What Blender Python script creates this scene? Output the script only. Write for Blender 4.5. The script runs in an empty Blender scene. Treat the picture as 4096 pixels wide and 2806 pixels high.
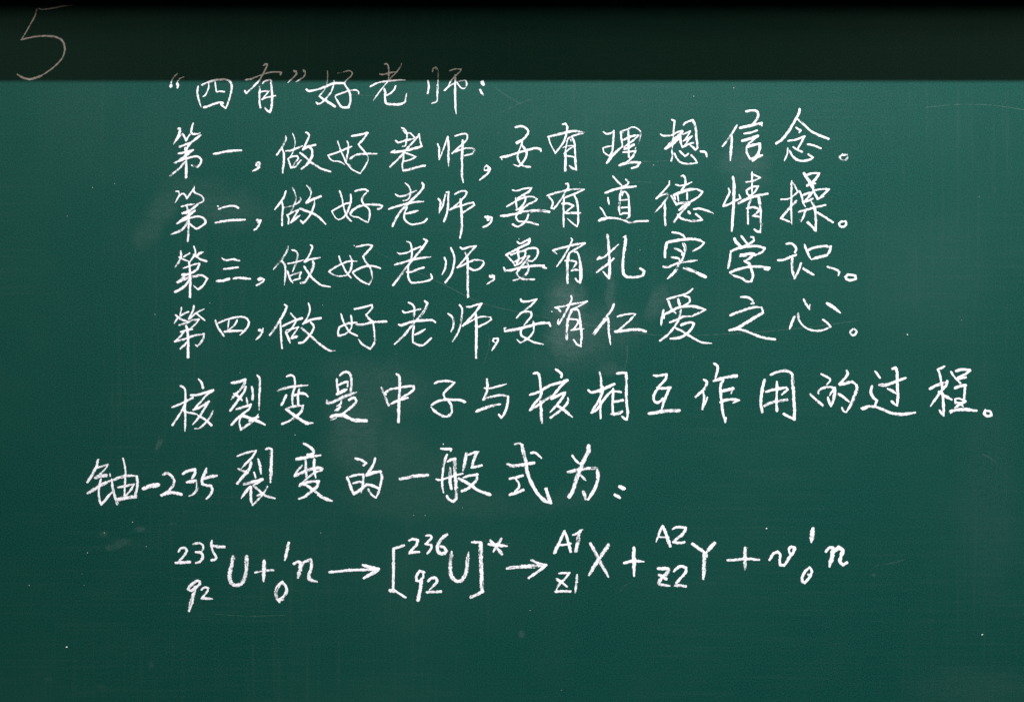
import bpy, math, random
import numpy as np

# ------------------------------------------------------------------ camera
W_PX, H_PX = 4096.0, 2806.0
S = 0.0006                                   # metres on the board per pixel of the photograph
HALF_W, HALF_H = W_PX * S / 2, H_PX * S / 2
scene = bpy.context.scene
col = scene.collection

CAM_DIST = 3.0
cam_data = bpy.data.cameras.new("camera")
cam_data.sensor_width = 36.0
cam_data.lens = 36.0 * CAM_DIST / (W_PX * S)
cam_data.clip_end = 100.0
cam = bpy.data.objects.new("camera", cam_data)
cam.location = (0.0, -CAM_DIST, 0.0)
cam.rotation_euler = (math.radians(90), 0, 0)
col.objects.link(cam)
scene.camera = cam

# ------------------------------------------------------------------ world: a dim room
world = bpy.data.worlds.new("World")
scene.world = world
world.use_nodes = True
wb = world.node_tree.nodes["Background"]
wb.inputs["Color"].default_value = (1.0, 0.9, 0.8, 1)
wb.inputs["Strength"].default_value = 0.012

# ------------------------------------------------------------------ lamps
def area(name, loc, target, sx, sy, power, color, spread=180):
    d = bpy.data.lights.new(name, "AREA")
    d.shape = "RECTANGLE"; d.size = sx; d.size_y = sy
    d.energy = power; d.color = color; d.spread = math.radians(spread)
    o = bpy.data.objects.new(name, d)
    o.location = loc
    from mathutils import Vector
    o.rotation_euler = (Vector(target) - Vector(loc)).to_track_quat('-Z', 'Y').to_euler()
    col.objects.link(o)
    return o

GAP = 0.08                                   # the front board slides this far in front of the rear one
EDGE_Z = 0.837                               # lower edge of the front board, just above the picture
SHADOW_Z = HALF_H - 327 * S
LAMP_Y = 1.90
LAMP_Z = EDGE_Z + (LAMP_Y - GAP) * (EDGE_Z - SHADOW_Z) / GAP
area("board_lamp", (0.62, -LAMP_Y, LAMP_Z), (0.62, 0, 0.0), 1.7, 0.085, 362.0, (1.0, 0.985, 1.02), 96)
for lx in (-3.2, 3.2):                       # the warm, dim lights of the hall: a near and a far row
    area("hall_light", (lx, -2.3, 3.1), (0, 0, 0.3), 1.4, 1.2, 22.0, (1.0, 0.87, 0.71))
    area("hall_light", (lx, -5.2, 2.5), (0, 0, 0.3), 1.6, 2.6, 45.0, (1.0, 0.87, 0.71))
scene.view_settings.view_transform = "Standard"
scene.view_settings.look = "None"
scene.view_settings.exposure = 0.0
scene.view_settings.gamma = 1.0

# ------------------------------------------------------------------ helpers
rng = np.random.RandomState(7)

def px(x, y):
    """a place on the board, counted in pixels from its upper left corner -> (x, z) in metres"""
    return ((x - W_PX / 2) * S, (H_PX / 2 - y) * S)

def link(name, mesh, parent=None, label=None, kind=None):
    o = bpy.data.objects.new(name, mesh)
    col.objects.link(o)
    if parent is not None: o.parent = parent
    if label: o["label"] = label
    if kind: o["kind"] = kind
    return o

def empty(name, parent=None, label=None):
    o = bpy.data.objects.new(name, None)
    o.empty_display_size = 0.05
    col.objects.link(o)
    if parent is not None: o.parent = parent
    if label: o["label"] = label
    return o

def box_mesh(name, x0, x1, y0, y1, z0, z1, bevel=0.0):
    import bmesh
    bm = bmesh.new()
    bmesh.ops.create_cube(bm, size=1.0)
    for v in bm.verts:
        v.co = ((x0 + x1) / 2 + v.co.x * (x1 - x0), (y0 + y1) / 2 + v.co.y * (y1 - y0), (z0 + z1) / 2 + v.co.z * (z1 - z0))
    if bevel:
        bmesh.ops.bevel(bm, geom=list(bm.edges), offset=bevel, segments=2, affect='EDGES')
    m = bpy.data.meshes.new(name); bm.to_mesh(m); bm.free()
    return m

class Nodes:
    def __init__(s, mat):
        mat.use_nodes = True
        s.t = mat.node_tree; s.t.nodes.clear()
    def n(s, kind, **kw):
        nd = s.t.nodes.new(kind)
        for k, v in kw.items(): setattr(nd, k, v)
        return nd
    def l(s, a, b): s.t.links.new(a, b)
    def put(s, sock, v):
        if hasattr(v, "default_value") and hasattr(v, "links"): s.l(v, sock)
        else: sock.default_value = v
    def math(s, op, a, b=None, c=None, clamp=False):
        nd = s.n("ShaderNodeMath", operation=op); nd.use_clamp = clamp
        s.put(nd.inputs[0], a)
        if b is not None: s.put(nd.inputs[1], b)
        if c is not None: s.put(nd.inputs[2], c)
        return nd.outputs[0]
    def ramp(s, v, a, b, lo=0.0, hi=1.0, smooth=True):
        nd = s.n("ShaderNodeMapRange", interpolation_type='SMOOTHSTEP' if smooth else 'LINEAR')
        s.put(nd.inputs[0], v)
        nd.inputs[1].default_value = a; nd.inputs[2].default_value = b
        nd.inputs[3].default_value = lo; nd.inputs[4].default_value = hi
        return nd.outputs[0]
    def noise(s, vec, scale, stretch=(1, 1, 1), detail=3.0, rough=0.55, off=(0, 0, 0)):
        mp = s.n("ShaderNodeMapping"); s.l(vec, mp.inputs[0])
        mp.inputs["Scale"].default_value = stretch; mp.inputs["Location"].default_value = off
        nz = s.n("ShaderNodeTexNoise"); s.l(mp.outputs[0], nz.inputs["Vector"])
        nz.inputs["Scale"].default_value = scale; nz.inputs["Detail"].default_value = detail
        nz.inputs["Roughness"].default_value = rough
        return nz.outputs["Fac"]
    def mix(s, f, a, b):
        nd = s.n("ShaderNodeMix", data_type='RGBA')
        s.put(nd.inputs[0], f)
        for i, v in ((6, a), (7, b)):
            if isinstance(v, tuple): nd.inputs[i].default_value = v + (1,)
            else: s.l(v, nd.inputs[i])
        return nd.outputs[2]

# ------------------------------------------------------------------ materials
# wiped-out chalk on the board, and one wide patch of painted lamp glare: centre x, y, radius x, y (pixels), tilt, strength
SMEARS_AND_GLARE = [
    (2262, 1215, 82, 110, 0, 1.5), (2275, 1330, 96, 110, 0, 1.45), (2340, 1335, 130, 110, 0, .8), (2420, 1310, 150, 110, 0, .50),
    (2446, 1190, 24, 130, -4, .75), (2628, 1215, 34, 75, 30, .70), (2700, 1190, 70, 90, 20, .25),
    (2440, 1466, 62, 26, 2, .60), (2300, 1430, 210, 60, 0, .30),
    (1420, 1720, 120, 190, 6, .70), (1520, 1560, 200, 120, 0, .45), (1540, 1810, 170, 140, 0, .40), (1390, 1480, 120, 60, 0, .25),
    (1640, 1890, 200, 90, -12, .30), (1800, 2005, 400, 60, 6, .30), (1560, 2000, 240, 80, 10, .30), (2260, 1990, 180, 50, -14, .22),
    (650, 835, 55, 85, 28, .58), (595, 935, 50, 75, 35, .48), (900, 835, 150, 80, 0, .48), (780, 760, 150, 60, 0, .30),
    (2975, 640, 110, 70, 0, .65), (3000, 720, 90, 60, 0, .40), (2950, 490, 80, 120, 0, .25),
    (2180, 900, 160, 120, 0, .18), (2400, 1040, 120, 60, 0, .30),
    (2087, 2534, 13, 16, 0, .95), (3495, 2298, 8, 8, 0, .8), (605, 2656, 11, 17, 0, .55), (405, 2745, 20, 12, 20, .35), (193, 2715, 16, 10, 0, .4),
    (478, 2178, 52, 20, -6, .85), (440, 2190, 20, 12, 0, .9), (560, 2115, 24, 12, 0, .8), (415, 2135, 16, 12, 0, .8), (632, 1778, 7, 24, 20, 1.3), (644, 1772, 4, 18, 20, 1.2), (2500, 400, 1800, 300, 0, .13),  # last, widest entry: greyer lamp glare of the upper board, painted into the colour
    (690, 2093, 16, 6, 0, .45), (3960, 1960, 130, 420, 0, .20), (3900, 2750, 260, 90, 0, .25), (3700, 1080, 330, 260, 0, .13),
    (640, 560, 260, 160, 0, .12), (330, 480, 200, 260, 0, .12), (1900, 2300, 700, 200, 0, .08),
]

def board_material(with_smears_and_glare=True):
    m = bpy.data.materials.new("green_chalkboard_enamel")
    N = Nodes(m)
    tc = N.n("ShaderNodeTexCoord").outputs["Object"]
    # large, soft unevenness and wiping streaks
    cloud = N.noise(tc, 1.6, (1, 1, 1), 4, .6)
    patch = N.noise(tc, 6.0, (1, 1, 1.3), 3, .6, (3, 0, 1))
    hstreak = N.noise(tc, 3.0, (1.2, 1, 42), 4, .65)
    hfine = N.noise(tc, 8.0, (1.0, 1, 60), 3, .7, (9, 0, 2))
    vstreak = N.noise(tc, 3.0, (26, 1, 1.0), 4, .65, (0, 0, 7))
    where_h = N.ramp(N.noise(tc, 1.3, (1, 1, 1), 2, .5, (5, 0, 5)), .38, .62)
    where_v = N.ramp(N.noise(tc, 1.1, (1, 1, 1), 2, .5, (1, 0, 9)), .40, .60)
    grain = N.noise(tc, 340.0, (1, 1, 1), 2, .6)
    grain2 = N.noise(tc, 260.0, (1, 1, 1), 2, .6, (4, 0, 4))
    # dust film, with the painted glare: sum of the contributions
    d = N.math('MULTIPLY', N.ramp(cloud, .42, .75), .0022)
    d = N.math('MULTIPLY_ADD', N.ramp(patch, .45, .78), .0018, d)
    d = N.math('MULTIPLY_ADD', N.math('MULTIPLY', N.ramp(hstreak, .46, .74), where_h), .0052, d)
    d = N.math('MULTIPLY_ADD', N.math('MULTIPLY', N.ramp(hfine, .55, .75), where_h), .0040, d)
    d = N.math('MULTIPLY_ADD', N.math('MULTIPLY', N.ramp(vstreak, .5, .74), where_v), .0060, d)
    # erased patches and the painted glare patch, with wobbling outlines
    wob = N.n("ShaderNodeTexNoise"); N.l(tc, wob.inputs["Vector"])
    wob.inputs["Scale"].default_value = 14.0; wob.inputs["Detail"].default_value = 4.0
    wv = N.n("ShaderNodeVectorMath", operation='MULTIPLY_ADD')
    N.l(wob.outputs["Color"], wv.inputs[0]); wv.inputs[1].default_value = (.05, 0, .05)
    sb = N.n("ShaderNodeVectorMath", operation='ADD'); sb.inputs[1].default_value = (-.025, 0, -.025)
    N.l(tc, sb.inputs[0]); N.l(sb.outputs[0], wv.inputs[2])
    soft = N.ramp(N.noise(tc, 40.0, (1, 1, 2.5), 4, .6, (2, 0, 2)), .3, .7, .55, 1.15)
    total = None
    for (cx, cy, rx, ry, tilt, st) in (SMEARS_AND_GLARE if with_smears_and_glare else []):
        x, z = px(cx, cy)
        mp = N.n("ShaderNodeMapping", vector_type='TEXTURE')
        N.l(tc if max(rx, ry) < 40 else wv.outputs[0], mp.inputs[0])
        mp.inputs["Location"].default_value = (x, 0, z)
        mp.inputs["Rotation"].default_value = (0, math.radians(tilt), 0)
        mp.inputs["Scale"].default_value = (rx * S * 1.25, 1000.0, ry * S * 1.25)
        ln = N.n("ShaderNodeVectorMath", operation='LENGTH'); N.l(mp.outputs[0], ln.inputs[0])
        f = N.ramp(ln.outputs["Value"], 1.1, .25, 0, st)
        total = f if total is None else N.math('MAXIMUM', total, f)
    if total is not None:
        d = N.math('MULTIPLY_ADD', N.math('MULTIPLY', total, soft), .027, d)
    d = N.math('MULTIPLY', d, N.ramp(grain2, .25, .75, .5, 1.5))
    base = N.mix(N.ramp(grain, .36, .64), (0.0013, 0.0308, 0.0236), (0.0032, 0.0600, 0.0462))
    base = N.mix(N.ramp(cloud, .35, .75, 0, .45), base, (0.0022, 0.0475, 0.0352))
    c = N.mix(d, base, (.74, .78, .84))
    b = N.n("ShaderNodeBsdfPrincipled")
    N.l(c, b.inputs["Base Color"])
    N.l(N.ramp(cloud, .3, .7, .50, .58), b.inputs["Roughness"])
    b.inputs["IOR"].default_value = 1.225
    bump = N.n("ShaderNodeBump"); bump.inputs["Strength"].default_value = .12; bump.inputs["Distance"].default_value = .0004
    N.l(grain, bump.inputs["Height"]); N.l(bump.outputs[0], b.inputs["Normal"])
    o = N.n("ShaderNodeOutputMaterial"); N.l(b.outputs[0], o.inputs[0])
    return m

def chalk_material(name, color, tooth=(.22, .46), strength=1.0):
    m = bpy.data.materials.new(name)
    N = Nodes(m)
    tc = N.n("ShaderNodeTexCoord").outputs["Object"]
    at = N.n("ShaderNodeAttribute", attribute_name="chalk_cover")
    g = N.noise(tc, 600.0, (1, 1, 1), 2, .7)
    g2 = N.noise(tc, 160.0, (1, 1, 1), 3, .6, (3, 0, 3))
    # chalk fills the tooth of the board more or less, the thinner it lies the more gaps
    thr = N.math('MULTIPLY_ADD', at.outputs["Fac"], -.55, .645)
    hgt = N.math('ADD', N.math('MULTIPLY', g, .55), N.math('MULTIPLY', g2, .45))
    cov = N.math('DIVIDE', N.math('SUBTRACT', hgt, thr), .24, clamp=True)
    a = N.math('MULTIPLY', cov, N.ramp(at.outputs["Fac"], 0.0, .35))
    a = N.math('MULTIPLY', a, strength, clamp=True)
    d = N.n("ShaderNodeBsdfDiffuse"); d.inputs["Roughness"].default_value = .6
    N.l(N.mix(N.ramp(g2, .3, .7), tuple(c * .84 for c in color), color), d.inputs["Color"])
    t = N.n("ShaderNodeBsdfTransparent")
    mx = N.n("ShaderNodeMixShader"); N.l(a, mx.inputs[0]); N.l(t.outputs[0], mx.inputs[1]); N.l(d.outputs[0], mx.inputs[2])
    o = N.n("ShaderNodeOutputMaterial"); N.l(mx.outputs[0], o.inputs[0])
    return m

def plain_material(name, color, rough=.4, metal=0.0):
    m = bpy.data.materials.new(name)
    N = Nodes(m)
    tc = N.n("ShaderNodeTexCoord").outputs["Object"]
    z = N.noise(tc, 60.0, (1, 1, 30), 3, .6)
    b = N.n("ShaderNodeBsdfPrincipled")
    N.l(N.mix(z, tuple(c * .9 for c in color), color), b.inputs["Base Color"])
    b.inputs["Roughness"].default_value = rough; b.inputs["Metallic"].default_value = metal
    o = N.n("ShaderNodeOutputMaterial"); N.l(b.outputs[0], o.inputs[0])
    return m

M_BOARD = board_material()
M_CHALK = chalk_material("white_chalk", (.875, .885, .93))
M_FAINT = chalk_material("thin_chalk_line", (.88, .88, .88))
M_SCRATCH = chalk_material("scratch_mark", (.42, .50, .48), strength=.09)
M_RAIL = plain_material("brushed_aluminium", (.55, .56, .57), .35, 1.0)
M_PLAIN_BOARD = board_material(False)

# ------------------------------------------------------------------ the boards
board = empty("chalkboard")
board["label"] = "dark green chalkboard covered with white handwriting, lamp shadow across its top"
board["category"] = "chalkboard"
panel = link("writing_surface", box_mesh("writing_surface", -2.3, 2.3, 0.0, 0.018, -1.35, 1.15), board)
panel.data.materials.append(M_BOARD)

upper = empty("sliding_board")
upper["label"] = "green sliding board pushed up in front of the chalkboard, above the handwriting"
upper["category"] = "chalkboard"
upper.location = (0, -GAP, EDGE_Z)
up = link("board_panel", box_mesh("board_panel", -2.3, 2.3, 0.0, 0.016, 0.035, 1.2, .001), upper)
up.data.materials.append(M_PLAIN_BOARD)
rail = link("bottom_rail", box_mesh("bottom_rail", -2.3, 2.3, 0.0, 0.022, 0.0, 0.034, .0006), upper)
rail.data.materials.append(M_RAIL)

# ------------------------------------------------------------------ chalk strokes
def value_noise(x, y, seed):
    """smooth lattice noise in [0,1] for arrays"""
    xi = np.floor(x).astype(np.int64); yi = np.floor(y).astype(np.int64)
    fx = x - xi; fy = y - yi
    fx = fx * fx * (3 - 2 * fx); fy = fy * fy * (3 - 2 * fy)
    def h(a, b):
        n = (a * 374761393 + b * 668265263 + seed * 69069) & 0xffffffff
        n = ((n ^ (n >> 13)) * 1274126177) & 0xffffffff
        return ((n ^ (n >> 16)) & 0xffff) / 65535.0
    return (h(xi, yi) * (1 - fx) + h(xi + 1, yi) * fx) * (1 - fy) + (h(xi, yi + 1) * (1 - fx) + h(xi + 1, yi + 1) * fx) * fy

def sstep(a, b, v):
    t = np.clip((v - a) / (b - a), 0, 1)
    return t * t * (3 - 2 * t)

def smooth_path(pts, step=1.0):
    """points -> dense path, rounded except at sharp turns"""
    P = np.array(pts, float)
    if len(P) < 2: P = np.vstack([P, P + (0.5, 0.5)])
    n = len(P)
    sharp = np.zeros(n, bool); sharp[0] = sharp[-1] = True
    for i in range(1, n - 1):
        a = P[i] - P[i - 1]; b = P[i + 1] - P[i]
        c = np.dot(a, b) / (np.linalg.norm(a) * np.linalg.norm(b) + 1e-9)
        if c < 0.35: sharp[i] = True
    T = np.zeros_like(P)
    for i in range(n):
        if i == 0: T[i] = P[1] - P[0]
        elif i == n - 1: T[i] = P[-1] - P[-2]
        else: T[i] = (P[i + 1] - P[i - 1]) / 2
    out = []
    for i in range(n - 1):
        seg = P[i + 1] - P[i]; L = np.linalg.norm(seg)
        t0 = seg if sharp[i] else T[i]; t1 = seg if sharp[i + 1] else T[i + 1]
        t0 = t0 * min(1, L / (np.linalg.norm(t0) + 1e-9)); t1 = t1 * min(1, L / (np.linalg.norm(t1) + 1e-9))
        k = max(2, int(L / step))
        t = np.linspace(0, 1, k, endpoint=(i == n - 2))[:, None]
        out.append((2*t**3 - 3*t**2 + 1) * P[i] + (t**3 - 2*t**2 + t) * t0 + (-2*t**3 + 3*t**2) * P[i + 1] + (t**3 - t**2) * t1)
    return np.vstack(out)

SEED = [1]
def coverage(X, Y, strokes, thin=False, wet=False):
    """how thickly the chalk lies at every grid point"""
    D = np.zeros(X.shape)
    x0, y0 = X[0, 0], Y[0, 0]; cell = X[0, 1] - X[0, 0]
    for w, pts in strokes:
        SEED[0] += 1; sd = SEED[0]; r = random.Random(sd * 31 + 5)
        path = smooth_path(pts)
        tan = np.gradient(path, axis=0); tan /= (np.linalg.norm(tan, axis=1)[:, None] + 1e-9)
        u = np.concatenate([[0], np.cumsum(np.linalg.norm(np.diff(path, axis=0), axis=1))])
        L = u[-1] + 1e-6
        dry = r.choice([.1, .25, .4, .55, .7, .85]) if L > 75 else .15
        if wet: dry = 0.0
        wid = w * (0.915 + .22 * (value_noise(u / 22.0, u * 0, sd) - .5) + .16 * (value_noise(u / 6.0, u * 0 + 3, sd) - .5))
        # pressure: firm start, sometimes a lifted end
        lift = r.choice([.45, .7, 1.0, 1.0])
        endl = min(30.0, L * .3)
        wid = wid * (1 - (1 - lift) * sstep(L - endl, L, u))
        wid = wid * (1 - .18 * (1 - sstep(0, min(8, L * .2), u)))
        pad = w * .8 + 3
        i0 = max(0, int((path[:, 0].min() - pad - x0) / cell)); i1 = min(X.shape[1], int((path[:, 0].max() + pad - x0) / cell) + 2)
        j0 = max(0, int((path[:, 1].min() - pad - y0) / cell)); j1 = min(X.shape[0], int((path[:, 1].max() + pad - y0) / cell) + 2)
        gx = X[j0:j1, i0:i1]; gy = Y[j0:j1, i0:i1]
        shp = gx.shape
        q = np.stack([gx.ravel(), gy.ravel()], 1)
        sub = path[::1]
        d2 = ((q[:, None, :] - sub[None, :, :]) ** 2)
        d2 = d2[:, :, 0] + d2[:, :, 1]
        k = d2.argmin(1)
        dd = np.sqrt(d2[np.arange(len(q)), k])
        rel = q - sub[k]
        v = rel[:, 0] * -tan[k, 1] + rel[:, 1] * tan[k, 0]
        rr = dd / (wid[k] / 2)
        edge = (value_noise(q[:, 0] / 2.6, q[:, 1] / 2.6, sd) - .5) * .34 + (value_noise(q[:, 0] / 6.0, q[:, 1] / 6.0, sd + 9) - .5) * .28
        c = 1 - sstep(.72, 1.22, rr + edge)
        # streaks left along the stroke by the hard bits in the chalk
        st = value_noise(v / 1.9 + 40, u[k] / 55.0, sd + 3) * .65 + value_noise(v / 3.4 + 40, u[k] / 18.0, sd + 4) * .35
        where = sstep(.35, .65, value_noise(u[k] / 34.0, u[k] * 0 + 7, sd + 5))
        c = c * (1 - dry * where * sstep(.50, .72, st))
        c = c * (1.0 if wet else r.choice([1.05, 1.0, .93, .82])) * (.84 + .50 * (value_noise(u[k] / 12.0, v / 4.0 + 9, sd + 6) - .5))
        # a little fallen dust beside the stroke
        dust = .26 * (1 - sstep(1.0, 1.9, rr)) * value_noise(q[:, 0] / 3.0, q[:, 1] / 3.0, sd + 8)
        c = np.maximum(c, 0 if thin else dust)
        cur = D[j0:j1, i0:i1]
        c = c.reshape(shp)
        D[j0:j1, i0:i1] = np.maximum(cur, c) + .12 * np.minimum(cur, c)
    return np.clip(D, 0, 1)

CELL = 1.7
def chalk_mesh(name, strokes, lift=.00012, relief=.00022, thin=False, wet=False):
    allp = np.array([p for w, ps in strokes for p in ps]); mw = max(w for w, _ in strokes)
    x0, y0 = allp.min(0) - mw - 5; x1, y1 = allp.max(0) + mw + 5
    xs = np.arange(x0, x1 + CELL, CELL); ys = np.arange(y0, y1 + CELL, CELL)
    X, Y = np.meshgrid(xs, ys)
    D = coverage(X, Y, strokes, thin, wet)
    keep = np.maximum.reduce([D[:-1, :-1], D[1:, :-1], D[:-1, 1:], D[1:, 1:]]) > .03
    jj, ii = np.nonzero(keep)
    nx = len(xs)
    a = jj * nx + ii
    quads = np.stack([a, a + nx, a + nx + 1, a + 1], 1)
    used, inv = np.unique(quads, return_inverse=True)
    f = inv.reshape(-1, 4).astype(np.int32)
    cx, cy = (x0 + x1) / 2, (y0 + y1) / 2
    ox, oz = px(cx, cy)
    vx = (X.ravel()[used] - cx) * S; vz = -(Y.ravel()[used] - cy) * S; dn = D.ravel()[used]
    co = np.stack([vx, -(lift + relief * dn), vz], 1).astype(np.float32)
    m = bpy.data.meshes.new(name)
    m.vertices.add(len(co)); m.vertices.foreach_set("co", co.ravel())
    m.loops.add(f.size); m.loops.foreach_set("vertex_index", f.ravel())
    m.polygons.add(len(f)); m.polygons.foreach_set("loop_start", np.arange(0, f.size, 4, dtype=np.int32))
    try: m.polygons.foreach_set("loop_total", np.full(len(f), 4, dtype=np.int32))
    except Exception: pass
    m.update(calc_edges=True)
    at = m.attributes.new("chalk_cover", 'FLOAT', 'POINT'); at.data.foreach_set("value", dn.astype(np.float32))
    return m, (ox, 0.0, oz)

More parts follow.
